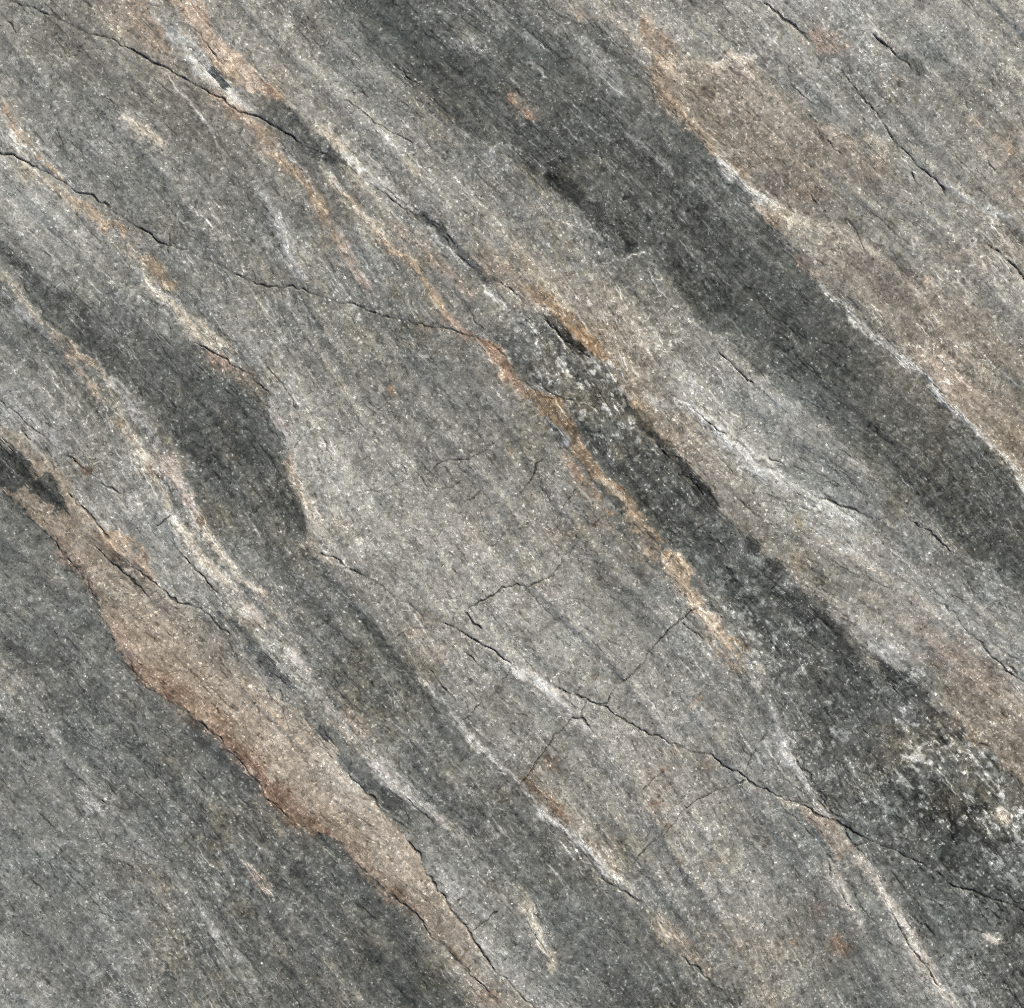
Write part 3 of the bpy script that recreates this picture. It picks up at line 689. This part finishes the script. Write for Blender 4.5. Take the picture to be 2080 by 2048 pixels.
n4, n8, n16, n40, n90 = noise(4), noise(8), noise(16), noise(40), noise(90)
m3, m6, m14 = noise(2.6), noise(6), noise(14)
n200 = noise(200)
WX = X + 3.0 * n40 + 2.2 * n16 + 1.5 * n8 + 1.2 * m3          # gently ragged coordinates
WY = Y + 3.0 * n90 + 2.2 * m14 + 1.5 * m6 + 1.2 * n4

# ------------------------------------------------------------------ direction of the foliation
strokes = []
for row in STROKES.strip().splitlines():
    k, c, w, a, s = row.split('|')
    col = COL[c[0]] if ':' not in c else tuple(float(v) for v in c[2:].split(','))
    if c[0] in 'OR':                                       # weathered iron stain: keep it dusty
        m = sum(col) / 3
        col = tuple(m + 0.64 * (v - m) + 4 for v in col)
    strokes.append((c[0], np.array(col, np.float32), float(w) * (0.92 if c[0] in 'WCL' else 1.08) + 0.4, min(1.0, float(a) * 1.22), pts(int(k), s)))
cracks = []
for row in CRACKS.strip().splitlines():
    k, w, s = row.split('|')
    cracks.append((float(w), pts(int(k), s)))
mids, dirs = [], []
for _, _, _, _, line in strokes:
    d = np.diff(line, axis=0)
    ok = (d[:, 0] * d[:, 1] > 0) & (np.hypot(d[:, 0], d[:, 1]) > 8)
    mids.append(((line[1:] + line[:-1]) / 2)[ok])
    dirs.append(d[ok])
for b in BANDS.values():
    line = b[4]
    d = np.diff(line, axis=0)
    ok = (d[:, 0] * d[:, 1] > 0) & (np.hypot(d[:, 0], d[:, 1]) > 8)
    mids.append(((line[1:] + line[:-1]) / 2)[ok])
    dirs.append(d[ok])
mids, dirs = np.vstack(mids), np.vstack(dirs)
ang = np.arctan2(dirs[:, 1], dirs[:, 0])
ang = np.clip(ang, math.radians(30), math.radians(66))
sc_, ss_, sw_ = (np.full(CX.shape, v, np.float64) for v in (math.cos(math.radians(94)) * .02, math.sin(math.radians(94)) * .02, .02))
for (mx, my), a in zip(mids, ang):
    w = np.exp(-((CX - mx) ** 2 + (CY - my) ** 2) / (2 * 110.0 ** 2))
    sc_ += w * math.cos(2 * a)
    ss_ += w * math.sin(2 * a)
for mx, my, a in ((350, 350, 51), (1040, 350, 45), (1730, 350, 49), (350, 1030, 52), (1040, 1030, 54), (1730, 1030, 43), (350, 1700, 47),
                  (1040, 1700, 52), (1730, 1700, 55), (1500, 1800, 58), (1350, 600, 43), (700, 700, 50), (150, 900, 50)):
    w = 7 * np.exp(-((CX - mx) ** 2 + (CY - my) ** 2) / (2 * 260.0 ** 2))
    sc_ += w * math.cos(2 * math.radians(a))
    ss_ += w * math.sin(2 * math.radians(a))
FLOW_C = 0.5 * np.arctan2(ss_, sc_)
up = lambda f: bilin(f, (X + MARG) / CG, (Y + MARG) / CG).astype(np.float32)
FLOW = up(FLOW_C) + 0.05 + 0.07 * n90
FX, FY = np.cos(FLOW), np.sin(FLOW)
print("flow", round(time.time() - T0, 1))

noise_w = rng.standard_normal((NY, NX)).astype(np.float32)


def lic(src, n, step, fxx, fyy):
    acc = src.copy()
    hgt, wid = src.shape
    for sgn in (1, -1):
        px, py = np.meshgrid(np.arange(wid, dtype=np.float32), np.arange(hgt, dtype=np.float32))
        for _ in range(n):
            i = np.clip(px, 0, wid - 1).astype(np.int32)
            j = np.clip(py, 0, hgt - 1).astype(np.int32)
            px += sgn * step * fxx[j, i]
            py += sgn * step * fyy[j, i]
            acc += src[np.clip(py, 0, hgt - 1).astype(np.int32), np.clip(px, 0, wid - 1).astype(np.int32)]
    acc -= acc.mean()
    return acc / acc.std()


streak = lic(noise_w, 9, 1.0, FX, FY)                                 # short fibres
half = blur(noise_w, 5)[::2, ::2]
long_h = lic((half / half.std()).astype(np.float32), 26, 1.2, FX[::2, ::2], FY[::2, ::2])
half = blur(noise_w, 14)[::4, ::4]
wide = bilin(lic((half / half.std()).astype(np.float32), 24, 1.2, FX[::4, ::4], FY[::4, ::4]), (X + MARG) / (4 * G), (Y + MARG) / (4 * G)).astype(np.float32)
longf = lic(noise_w, 24, 1.0, FX, FY)                                 # long thin laminae
longs = bilin(long_h, (X + MARG) / (2 * G), (Y + MARG) / (2 * G)).astype(np.float32)
# ------------------------------------------------------------------ ground tone, band by band
names = list(BANDS)
band_sd = {n: sdf(CX, CY, BANDS[n][4]) for n in names}
TONES[(TONES[:, 1] > 1180) & inside(TONES[:, 0], TONES[:, 1], BANDS['slate_band'][4]), 2] -= 5
owner = np.full(len(TONES), -1)
for bi, n in enumerate(names):
    owner[inside(TONES[:, 0], TONES[:, 1], BANDS[n][4])] = bi


def tone_field(sel):
    num = np.zeros(CX.shape + (2,))
    den = np.zeros(CX.shape)
    ca, sa = np.cos(FLOW_C), np.sin(FLOW_C)
    for x, y, g, w in TONES[sel]:
        dx, dy = CX - x, CY - y
        u, v = dx * ca + dy * sa, -dx * sa + dy * ca
        q = (u / 85.0) ** 2 + (v / 36.0) ** 2
        k = np.exp(-0.5 * q) + 1e-3 / (1 + q) ** 2
        num[..., 0] += k * g
        num[..., 1] += k * w
        den += k
    return num / den[..., None]


tone = bilin(tone_field(owner == -1).astype(np.float32), (X + MARG + 6 * n40) / CG, (Y + MARG + 6 * n16) / CG)
Z = np.zeros((NY, NX), np.float32)                       # relief in millimetres
label = np.zeros((NY, NX), np.int32)                     # which piece a point belongs to
piece = [("stone_bed", None)]
edge_line = np.zeros((NY, NX), np.float32)
for bi, n in enumerate(names):
    lab, soft, rough, hgt, poly = BANDS[n]
    sd = bilin(band_sd[n].astype(np.float32), (WX + MARG) / CG, (WY + MARG) / CG)
    sd = sd + rough * (0.35 * n16 + 0.3 * n8 + 0.3 * m3 + 0.35 * streak + 0.4 * longs)
    a = sstep(-soft, soft, sd)
    tf = bilin(tone_field(owner == bi).astype(np.float32), (X + MARG + 6 * n40) / CG, (Y + MARG + 6 * n16) / CG)
    tone = tone * (1 - a[..., None]) + tf * a[..., None]
    Z += 1.1 * hgt * sstep(-4, 4, sd)
    piece.append((n, lab))
    label[a > 0.5] = len(piece) - 1
band_label = label.copy()
g, w = tone[..., 0], np.clip(tone[..., 1], 0, 1)
lt = np.clip((g - 95) / 65, 0, 1)                        # dark beds lean green-grey, pale beds beige
rgb = np.stack([g - 0.6 + 3 * lt + 15 * w, g + 0.4 - 1 * w, g - 4.0 - 2.0 * lt - 14 * w], -1).astype(np.float32)
print("tones", round(time.time() - T0, 1))

# ------------------------------------------------------------------ patches and veins


def window(line, pad):
    x0, y0 = line.min(0) - pad
    x1, y1 = line.max(0) + pad
    i0, i1 = max(0, int((x0 + MARG) / G)), min(NX, int((x1 + MARG) / G) + 2)
    j0, j1 = max(0, int((y0 + MARG) / G)), min(NY, int((y1 + MARG) / G) + 2)
    return slice(j0, j1), slice(i0, i1)


def lay(win, a, col, key, part, raise_mm):
    rgb[win] += (col + (7 * n16[win] + 5 * streak[win] + 5 * n8[win])[..., None] - rgb[win]) * a[..., None]
    Z[win] += raise_mm * a
    if part:
        piece.append((NAME[key], None))
        lw = label[win]
        lw[a > 0.42] = len(piece) - 1


for row in PATCHES.strip().splitlines():
    k, c, al, s = row.split('|')
    poly = pts(int(k), s)
    col = np.array([float(v) for v in c[2:].split(',')], np.float32)
    if c[0] in 'OR':
        col = col.mean() + 0.68 * (col - col.mean()) + 4
    win = window(poly, 30)
    sd = sdf(WX[win], WY[win], poly) + 3 + 2 * n8[win] + 1.5 * m3[win] + 1.5 * streak[win]
    a = float(al) * sstep(-3, 3, sd) * np.clip(0.88 + 0.14 * n8[win], 0, 1)
    lay(win, a, col, c[0], True, -0.5 if c[0] in 'DK' else 0.5)
for key, col, hw, al, line in strokes:
    big = hw >= 4.5
    win = window(line, hw * 5 + 24)
    d, arc = seg_dist(WX[win], WY[win], line)
    nn = (n4 if hw < 5 else n8 if hw < 11 else n16)[win]
    d = d - 0.12 * hw + hw * (0.3 * nn + 0.2 * (m6 if hw > 5 else m3)[win] + 0.15 * m14[win] + 0.15 * streak[win])
    if key not in 'KDL' and hw > 2.5:                       # stain feathering into the rock beside the vein
        hal = 0.2 * al * np.exp(-(d / (2.1 * hw + 4)) ** 2) * np.clip(0.55 + 0.5 * n16[win] + 0.35 * longs[win] + 0.25 * m3[win], 0, 1.3)
        rgb[win] += (col - rgb[win]) * hal[..., None]
    if 3 < hw < 14 and al > .7 and key not in 'KD':          # thin parallel laminae either side of the vein
        fade = np.clip(np.minimum(arc, 1 - arc) / 0.1, 0, 1)
        for off, sgn in ((hw + 4, 26), (hw * 1.3 + 9, -24), (hw * 1.5 + 15, 18)):
            rgb[win] += (sgn * fade * np.exp(-((d - off) / 1.5) ** 2) * np.clip(0.3 + 0.6 * n16[win] + 0.4 * n40[win], 0, 1))[..., None]
    prof = np.clip(np.minimum(arc, 1 - arc) / 0.16, 0, 1) ** 0.6
    wv = np.maximum(hw * (0.35 + 0.65 * prof), 1.0)
    soft = np.maximum(1.5, (0.55 if al < .65 else 0.2) * wv)
    a = al * (1 - sstep(wv - soft, wv + soft, d)) * np.clip((0.97 if key in 'WCL' else 0.82) + 0.22 * nn + 0.16 * m3[win] + 0.16 * streak[win] + 0.10 * n16[win], 0.05, 1)
    lay(win, a, col, key, big and al >= .7 and hw * 2 >= 9, (-0.35 if key in 'DK' else 0.25 if key == 'W' else 0.4) * min(1, hw / 6))
print("veins", round(time.time() - T0, 1))

# ------------------------------------------------------------------ fabric of the rock
print("lic", round(time.time() - T0, 1))

marks_w = np.zeros(NY * NX, np.float32)
marks_k = np.zeros(NY * NX, np.float32)


def scatter(buf, n, len_lo, len_hi, spread, curl, amp_lo, amp_hi, dens=None, thick=0.0):
    """n short curved marks laid along the fabric"""
    cx = rng.uniform(-MARG, 2080 + MARG, n)
    cy = rng.uniform(-MARG, 2048 + MARG, n)
    if dens is not None:
        ii, jj = ((cx + MARG) / G).astype(int).clip(0, NX - 1), ((cy + MARG) / G).astype(int).clip(0, NY - 1)
        keep = rng.random(n) < dens[jj, ii]
        cx, cy = cx[keep], cy[keep]
        n = len(cx)
    ln = len_lo + (len_hi - len_lo) * rng.random(n) ** 2.2
    amp = rng.uniform(amp_lo, amp_hi, n)
    ii, jj = ((cx + MARG) / G).astype(int).clip(0, NX - 1), ((cy + MARG) / G).astype(int).clip(0, NY - 1)
    th = FLOW[jj, ii] + spread * rng.standard_normal(n)
    k = curl * rng.standard_normal(n)
    wob = rng.uniform(0, 6.28, n)
    steps = int(math.ceil(len_hi / 1.3))
    x, y = cx.copy(), cy.copy()
    for s in range(steps):
        live = s * 1.3 < ln
        f = s * 1.3 / ln
        a = np.where(live, amp * np.clip(4 * f * (1 - f), 0, 1) ** 0.5, 0)
        th2 = th + k * (s * 1.3 - ln / 2) / 10 + 0.25 * np.sin(s * 0.35 + wob)
        x += 1.3 * np.cos(th2) * live
        y += 1.3 * np.sin(th2) * live
        gx, gy = (x + MARG) / G, (y + MARG) / G
        ok = live & (gx > 1) & (gx < NX - 2) & (gy > 1) & (gy < NY - 2)
        i, j = gx[ok].astype(int), gy[ok].astype(int)
        u, v, aa = gx[ok] - i, gy[ok] - j, a[ok]
        for di, dj, wgt in ((0, 0, (1 - u) * (1 - v)), (1, 0, u * (1 - v)), (0, 1, (1 - u) * v), (1, 1, u * v)):
            buf += np.bincount((j + dj) * NX + i + di, weights=wgt * aa, minlength=NY * NX).astype(np.float32)


patchy = sstep(-0.9, 1.3, 0.7 * n40 + 0.7 * n90)
inv_patchy = sstep(-0.7, 1.4, 0.7 * noise(36) + 0.6 * n200)
specks = np.zeros(NY * NX, np.float32)
scatter(marks_w, 15000, 6, 30, 0.6, 0.4, 0.4, 1.1, 0.3 + 0.7 * patchy)
scatter(marks_w, 2600, 24, 110, 0.09, 0.05, 0.6, 1.4, 0.3 + 0.7 * patchy)
scatter(specks, 52000, 2.0, 5, 1.5, 0.0, 0.7, 2.2, 0.2 + 0.8 * inv_patchy)
scatter(marks_k, 13000, 8, 44, 0.22, 0.16, 0.4, 1.0, 0.25 + 0.75 * inv_patchy)
scatter(marks_k, 1800, 40, 130, 0.08, 0.05, 0.45, 1.0, 0.25 + 0.75 * inv_patchy)
scatter(marks_k, 20000, 2.0, 6, 1.5, 0.0, 0.7, 1.8, 0.2 + 0.8 * patchy)
specks = np.minimum(specks.reshape(NY, NX), 1.6)
marks_w = np.minimum(marks_w.reshape(NY, NX), 1.6)
marks_k = np.minimum(marks_k.reshape(NY, NX), 1.5)
print("marks", round(time.time() - T0, 1))

# flakes: crisp-edged pale crystals, thickest in the flaky dark band
fl_n = 0.6 * lic(noise(2.6), 2, 1.2, FX, FY) + 0.5 * noise(3.6) + 0.4 * noise(9) + 0.2 * streak
mott_mask = blur((band_label == names.index("mottled_band") + 1).astype(np.float32), 12)
dark_mask = np.clip((118 - g) / 40.0, 0, 1)
flake = sstep(0.8, 1.5, fl_n + 0.3 * (mott_mask - 0.5) + 0.25 * n40 + 0.2 * n16)
pit = sstep(1.15, 1.8, 0.8 * noise(3.6) + 0.5 * noise(8) - 0.2 * streak + 0.25 * n90)
grain = 0.8 * m3 + 0.8 * noise_w + 0.4 * m6
gain = 1.0 + 0.28 * n90 + 0.2 * noise(50)
chip = sstep(0.9, 1.25, 0.9 * noise(3.0) + 0.35 * n16) - sstep(0.95, 1.3, 0.9 * noise(3.0) - 0.3 * n16)
tan_mask = blur((band_label == names.index("tan_band") + 1).astype(np.float32), 6)
coal_mask = blur((band_label == names.index("dark_band") + 1).astype(np.float32), 6)
lamin = (1 - 0.8 * tan_mask) * (0.45 + 0.75 * sstep(-0.9, 1.0, 0.8 * n90 + 0.5 * n40))
lum = (8.6 * grain + 0.8 * streak + 1.5 * longs + 4.2 * wide + 3.2 * n8 + 3.2 * m14 + 3.2 * n40
       + lamin * (2.4 * longf + 5 * sstep(1.5, 2.5, longf) - 8 * sstep(1.5, 2.5, -longf))
       + gain * (23 * flake * (0.5 + 1.45 * mott_mask + 0.25 * coal_mask) - 13 * pit + 10 * chip * (1 + 0.7 * tan_mask))
       + 31 * marks_w * gain * (1 - 0.4 * tan_mask) + 60 * specks - 36 * marks_k * np.clip(2 - gain, 0.4, 1.6))
lum *= (0.88 + 0.2 * mott_mask)
rgb += lum[..., None]
# slow colour drift: warm iron staining in patches, cool patches elsewhere
hue = 0.55 * noise(26) + 0.5 * n90 + 0.4 * longs + 0.35 * m6
warm = np.clip(hue - 0.35, 0, 2.2) * (0.35 + 0.65 * sstep(-0.8, 0.8, n200)) * (1 - 0.5 * dark_mask)
cool = np.clip(-hue - 0.5, 0, 2)
rgb += warm[..., None] * np.array([3.2, 0.4, -3.2], np.float32)
rgb += cool[..., None] * np.array([-2.0, 0.0, 0.6], np.float32)

# ------------------------------------------------------------------ cracks
JX = X + 1.6 * n16 + 1.2 * n8 + 0.9 * n4 + 0.4 * m3
JY = Y + 1.6 * m14 + 1.2 * m6 + 0.9 * noise(4) + 0.4 * noise(2.5)
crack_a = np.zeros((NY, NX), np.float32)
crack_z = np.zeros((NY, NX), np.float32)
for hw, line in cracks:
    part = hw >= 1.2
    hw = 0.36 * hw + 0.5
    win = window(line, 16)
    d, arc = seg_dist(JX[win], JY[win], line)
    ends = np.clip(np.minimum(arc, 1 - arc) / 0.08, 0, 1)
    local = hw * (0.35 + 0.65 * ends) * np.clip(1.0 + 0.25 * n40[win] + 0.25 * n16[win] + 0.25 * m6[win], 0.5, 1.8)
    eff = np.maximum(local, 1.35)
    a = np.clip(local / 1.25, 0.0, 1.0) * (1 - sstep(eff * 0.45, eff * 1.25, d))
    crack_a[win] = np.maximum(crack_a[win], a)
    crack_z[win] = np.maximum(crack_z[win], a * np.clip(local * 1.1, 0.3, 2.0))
    # the stone is bruised and a little dipped beside an open crack
    if hw >= 1.0:
        Z[win] -= 0.35 * hw * np.exp(-(d / (4.5 * hw)) ** 2)
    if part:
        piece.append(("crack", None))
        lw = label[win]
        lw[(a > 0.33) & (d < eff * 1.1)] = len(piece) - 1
crack_shade = np.array([56, 52, 46], np.float32) + 8 * n8[..., None]
rgb += (crack_shade - rgb) * (0.66 * crack_a)[..., None]  # shade inside the cracks, painted into the mineral colour on top of the relief
rgb = np.clip(rgb, 16, 236)

# ------------------------------------------------------------------ relief
Z += (1.3 * n200 + 0.5 * n90 + 0.22 * n40 + 0.28 * longs + 0.65 * wide + 0.04 * streak + 0.25 * n16 + 0.18 * n8 + 0.06 * m3
      + 0.2 * flake - 0.25 * pit + 0.1 * chip + 0.12 * marks_w + 0.12 * specks - 0.30 * marks_k)
Z -= crack_z
print("relief", round(time.time() - T0, 1))

# ------------------------------------------------------------------ pick the mesh rows: full pitch in view, coarse beyond


def pick(axis, hi):
    inner = np.where((axis >= -8) & (axis <= hi + 8))[0]
    lo = np.arange(inner[0] % 8, inner[0], 8)
    hi_ = np.arange(inner[-1] + 8, len(axis), 8)
    return np.concatenate([lo, inner, hi_])


ci, ri = pick(x_axis, 2080), pick(y_axis, 2048)
sub = np.ix_(ri, ci)
px = ((X[sub] - 1040) * S).astype(np.float32)
py = ((1024 - Y[sub]) * S).astype(np.float32)
pz = (THICK + Z[sub] * 0.001).astype(np.float32)
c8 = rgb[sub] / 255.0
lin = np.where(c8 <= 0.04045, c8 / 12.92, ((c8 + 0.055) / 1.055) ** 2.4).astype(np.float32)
fl = label[sub][:-1, :-1]                                # piece of each face
H, W = px.shape

# connected pieces: run-length union-find


def components(lab):
    h, w = lab.shape
    comp = np.zeros((h, w), np.int32)
    parent = []

    def find(a):
        while parent[a] != a:
            parent[a] = parent[parent[a]]
            a = parent[a]
        return a
    prev = None
    for j in range(h):
        row = lab[j]
        cut = np.flatnonzero(row[1:] != row[:-1]) + 1
        st = np.concatenate([[0], cut])
        en = np.concatenate([cut, [w]])
        ids = []
        vals = row[st]
        for a in range(len(st)):
            parent.append(len(parent))
            ids.append(len(parent) - 1)
        if prev is not None:
            pst, pen, pid, pv = prev
            p = 0
            for a in range(len(st)):
                while p > 0 and pst[p] > st[a]:
                    p -= 1
                while p < len(pst) and pen[p] <= st[a]:
                    p += 1
                b = p
                while b < len(pst) and pst[b] < en[a]:
                    if pv[b] == vals[a]:
                        ra, rb = find(ids[a]), find(pid[b])
                        if ra != rb:
                            parent[ra] = rb
                    b += 1
        comp[j] = np.repeat(ids, en - st)
        prev = (st.tolist(), en.tolist(), ids, vals.tolist())
    root = np.array([find(a) for a in range(len(parent))], np.int32)
    comp = root[comp]
    u, inv = np.unique(comp, return_inverse=True)
    return inv.reshape(h, w).astype(np.int32), len(u)


MIN_FACES = {"crack": 26, "stone_bed": 500}
for it in range(4):
    comp, nc = components(fl)
    size = np.bincount(comp.ravel(), minlength=nc)
    first = np.full(nc, -1, np.int64)
    order = np.arange(comp.size)[::-1]
    first[comp.ravel()[order]] = order
    clab = fl.ravel()[first]
    need = np.array([MIN_FACES.get(piece[l][0], 70 if l > len(names) else 300) for l in clab])
    small = size < need
    if not small.any():
        break
    # hand a fragment to the piece beside or above its first face
    tgt = clab.copy()
    for cidx in np.flatnonzero(small):
        p = first[cidx]
        j, i = divmod(int(p), comp.shape[1])
        cand = []
        if i > 0:
            cand.append((size[comp[j, i - 1]], fl[j, i - 1]))
        if j > 0:
            cand.append((size[comp[j - 1, i]], fl[j - 1, i]))
        if i + 1 < comp.shape[1] and comp[j, i + 1] != cidx:
            cand.append((size[comp[j, i + 1]], fl[j, i + 1]))
        if cand:
            tgt[cidx] = max(cand)[1]
    fl = tgt[comp]
comp, nc = components(fl)
size = np.bincount(comp.ravel(), minlength=nc)
print("pieces", nc, round(time.time() - T0, 1))

# ------------------------------------------------------------------ stone material
mat = bpy.data.materials.new("banded_stone")
mat.use_nodes = True
nt = mat.node_tree
nd, lk = nt.nodes, nt.links
bsdf = nd["Principled BSDF"]
att = nd.new("ShaderNodeAttribute")
att.attribute_name = "mineral"
tc = nd.new("ShaderNodeTexCoord")
rot = nd.new("ShaderNodeMapping")
rot.inputs["Rotation"].default_value = (0, 0, math.radians(49))        # along the foliation
lk.new(tc.outputs["Object"], rot.inputs[0])
mp = nd.new("ShaderNodeMapping")
mp.inputs["Scale"].default_value = (0.85, 1.0, 1.0)
lk.new(rot.outputs[0], mp.inputs[0])


def math_node(op, a, b):
    m = nd.new("ShaderNodeMath")
    m.operation = op
    for k, v in enumerate((a, b)):
        if hasattr(v, "is_linked"):
            lk.new(v, m.inputs[k])
        else:
            m.inputs[k].default_value = v
    return m.outputs[0]


def ramp(v, f0, f1, t0, t1):
    m = nd.new("ShaderNodeMapRange")
    for k, val in zip(("From Min", "From Max", "To Min", "To Max"), (f0, f1, t0, t1)):
        m.inputs[k].default_value = val
    lk.new(v, m.inputs["Value"])
    return m.outputs[0]


def noise_node(scale, detail=2.0, rough=0.6):
    n_ = nd.new("ShaderNodeTexNoise")
    n_.inputs["Scale"].default_value = scale
    n_.inputs["Detail"].default_value = detail
    n_.inputs["Roughness"].default_value = rough
    lk.new(mp.outputs[0], n_.inputs["Vector"])
    return n_


def voronoi(scale, warp, feature='F1'):
    """irregular crystal mosaic"""
    add = nd.new("ShaderNodeVectorMath")
    add.operation = 'MULTIPLY_ADD'
    add.inputs[1].default_value = (warp / scale, warp / scale, warp / scale)
    lk.new(noise_node(scale * 0.8).outputs["Color"], add.inputs[0])
    lk.new(mp.outputs[0], add.inputs[2])
    vo = nd.new("ShaderNodeTexVoronoi")
    vo.feature = feature
    vo.inputs["Scale"].default_value = scale
    lk.new(add.outputs[0], vo.inputs["Vector"])
    return vo


fine = noise_node(1000, 3.0, 0.65)
mask_n = noise_node(45, 3.0, 0.6)
grain_a, grain_b = voronoi(175, 2.2), voronoi(430, 1.8)
rims = voronoi(175, 2.2, 'DISTANCE_TO_EDGE')
sa = nd.new("ShaderNodeSeparateColor")
lk.new(grain_a.outputs["Color"], sa.inputs[0])
sb_ = nd.new("ShaderNodeSeparateColor")
lk.new(grain_b.outputs["Color"], sb_.inputs[0])
flaky = att.outputs["Alpha"]
shade = math_node('MULTIPLY', ramp(fine.outputs["Fac"], 0.25, 0.75, 0.84, 1.16),
                  math_node('MULTIPLY', ramp(sa.outputs[0], 0, 1, 0.87, 1.13), ramp(sb_.outputs[0], 0, 1, 0.79, 1.21)))
# scattered pale crystals, commoner in the flaky band, and a few dark grains
pale = math_node('MULTIPLY', ramp(sa.outputs[1], 0.90, 0.97, 0.0, 1.0), math_node('MULTIPLY_ADD', flaky, 0.7))
pale.node.inputs[2].default_value = 0.0
lk.new(ramp(flaky, 0, 1, 0.24, 0.65), pale.node.inputs[1])
pale2 = ramp(sb_.outputs[1], 0.945, 0.98, 0.0, 0.75)
dark = ramp(sa.outputs[2], 0.90, 0.98, 0.0, -0.22)
dark2 = ramp(sb_.outputs[2], 0.93, 0.98, 0.0, -0.35)
rim = math_node('MULTIPLY', ramp(rims.outputs["Distance"], 0.015, 0.075, 1.0, 0.0), ramp(mask_n.outputs["Fac"], 0.48, 0.64, 0.0, 0.42))
extra = math_node('ADD', math_node('ADD', pale, pale2), math_node('ADD', math_node('ADD', dark, dark2), rim))
shade = math_node('MULTIPLY', shade, math_node('ADD', extra, 0.97))
mul = nd.new("ShaderNodeVectorMath")
mul.operation = 'SCALE'
lk.new(att.outputs["Color"], mul.inputs[0])
lk.new(shade, mul.inputs["Scale"])
lk.new(mul.outputs[0], bsdf.inputs["Base Color"])
bump = nd.new("ShaderNodeBump")
bump.inputs["Strength"].default_value = 0.4
bump.inputs["Distance"].default_value = 0.0004
lk.new(math_node('ADD', math_node('MULTIPLY', fine.outputs["Fac"], 0.5), math_node('MULTIPLY', sb_.outputs[0], 0.5)), bump.inputs["Height"])
lk.new(bump.outputs[0], bsdf.inputs["Normal"])
bsdf.inputs["Roughness"].default_value = 0.78
bsdf.inputs["Specular IOR Level"].default_value = 0.3

side_mat = bpy.data.materials.new("cut_stone")
side_mat.use_nodes = True
sn, sl = side_mat.node_tree.nodes, side_mat.node_tree.links
sb = sn["Principled BSDF"]
sx = sn.new("ShaderNodeTexNoise")
sx.inputs["Scale"].default_value = 60
sx.inputs["Detail"].default_value = 6
sr = sn.new("ShaderNodeValToRGB")
sr.color_ramp.elements[0].color = (0.07, 0.07, 0.065, 1)
sr.color_ramp.elements[1].color = (0.28, 0.27, 0.25, 1)
stc = sn.new("ShaderNodeTexCoord")
sl.new(stc.outputs["Object"], sx.inputs["Vector"])
sl.new(sx.outputs["Fac"], sr.inputs[0])
sl.new(sr.outputs[0], sb.inputs["Base Color"])
sb.inputs["Roughness"].default_value = 0.85

# ------------------------------------------------------------------ the slab and its pieces
slab = bpy.data.objects.new("banded_stone", None)
slab.empty_display_size = 0.2
slab["label"] = "slab of banded grey stone with diagonal dark, tan and white veins and cracks"
slab["category"] = "stone slab"
slab["kind"] = "thing"
scene.collection.objects.link(slab)

co = np.stack([px, py, pz], -1)
dzx = np.gradient(pz, axis=1) / np.gradient(px, axis=1)
dzy = np.gradient(pz, axis=0) / np.gradient(py, axis=0)
nrm = np.stack([-dzx, -dzy, np.ones_like(dzx)], -1)
nrm /= np.linalg.norm(nrm, axis=-1, keepdims=True)
nrm = nrm.reshape(-1, 3).astype(np.float32)
co = co.reshape(-1, 3)
lin4 = np.concatenate([lin.reshape(-1, 3), mott_mask[sub].reshape(-1, 1).astype(np.float32)], 1)
quad0 = (np.arange(H - 1)[:, None] * W + np.arange(W - 1)[None, :]).ravel()
order = np.argsort(comp.ravel(), kind='stable')
starts = np.concatenate([[0], np.cumsum(size)])
label_of = fl.ravel()
big_first = np.argsort(-size)
for cidx in big_first:
    faces = quad0[order[starts[cidx]:starts[cidx + 1]]]
    lab = label_of[order[starts[cidx]]]
    quads = np.stack([faces, faces + W, faces + W + 1, faces + 1], 1)
    odd = ((faces // W) + (faces % W)) % 2 == 1            # alternate the diagonals so that no direction is favoured
    quads[odd] = np.roll(quads[odd], 1, axis=1)
    uniq, inv = np.unique(quads.ravel(), return_inverse=True)
    nm, text = piece[lab]
    me = bpy.data.meshes.new(nm)
    me.vertices.add(len(uniq))
    me.vertices.foreach_set("co", co[uniq].ravel())
    me.loops.add(len(inv))
    me.loops.foreach_set("vertex_index", inv.astype(np.int32).ravel())
    me.polygons.add(len(faces))
    me.polygons.foreach_set("loop_start", np.arange(0, len(inv), 4, dtype=np.int32))
    me.update(calc_edges=True)
    me.polygons.foreach_set("use_smooth", np.ones(len(faces), bool))
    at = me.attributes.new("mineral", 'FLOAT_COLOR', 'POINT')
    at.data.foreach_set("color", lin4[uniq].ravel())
    try:
        cn = me.attributes.new("custom_normal", 'FLOAT_VECTOR', 'POINT')
        cn.data.foreach_set("vector", nrm[uniq].ravel())
    except Exception as e:
        print("normals", e)
    me.materials.append(mat)
    ob = bpy.data.objects.new(nm, me)
    ob.parent = slab
    if text:
        ob["label"] = text
    scene.collection.objects.link(ob)

# sawn sides and underside
ring = np.concatenate([np.arange(W), np.arange(1, H) * W + W - 1, (H - 1) * W + np.arange(W - 2, -1, -1), np.arange(H - 2, 0, -1) * W])
n = len(ring)
vt = co[ring]
vb = vt.copy()
vb[:, 2] = 0
verts = np.vstack([vt, vb]).tolist()
polys = [(k, (k + 1) % n, n + (k + 1) % n, n + k) for k in range(n)]
polys.append(tuple(range(n, 2 * n)))
me = bpy.data.meshes.new("sawn_side")
me.from_pydata(verts, [], polys)
me.materials.append(side_mat)
ob = bpy.data.objects.new("sawn_side", me)
ob.parent = slab
scene.collection.objects.link(ob)
print("done", round(time.time() - T0, 1), "faces", comp.size)
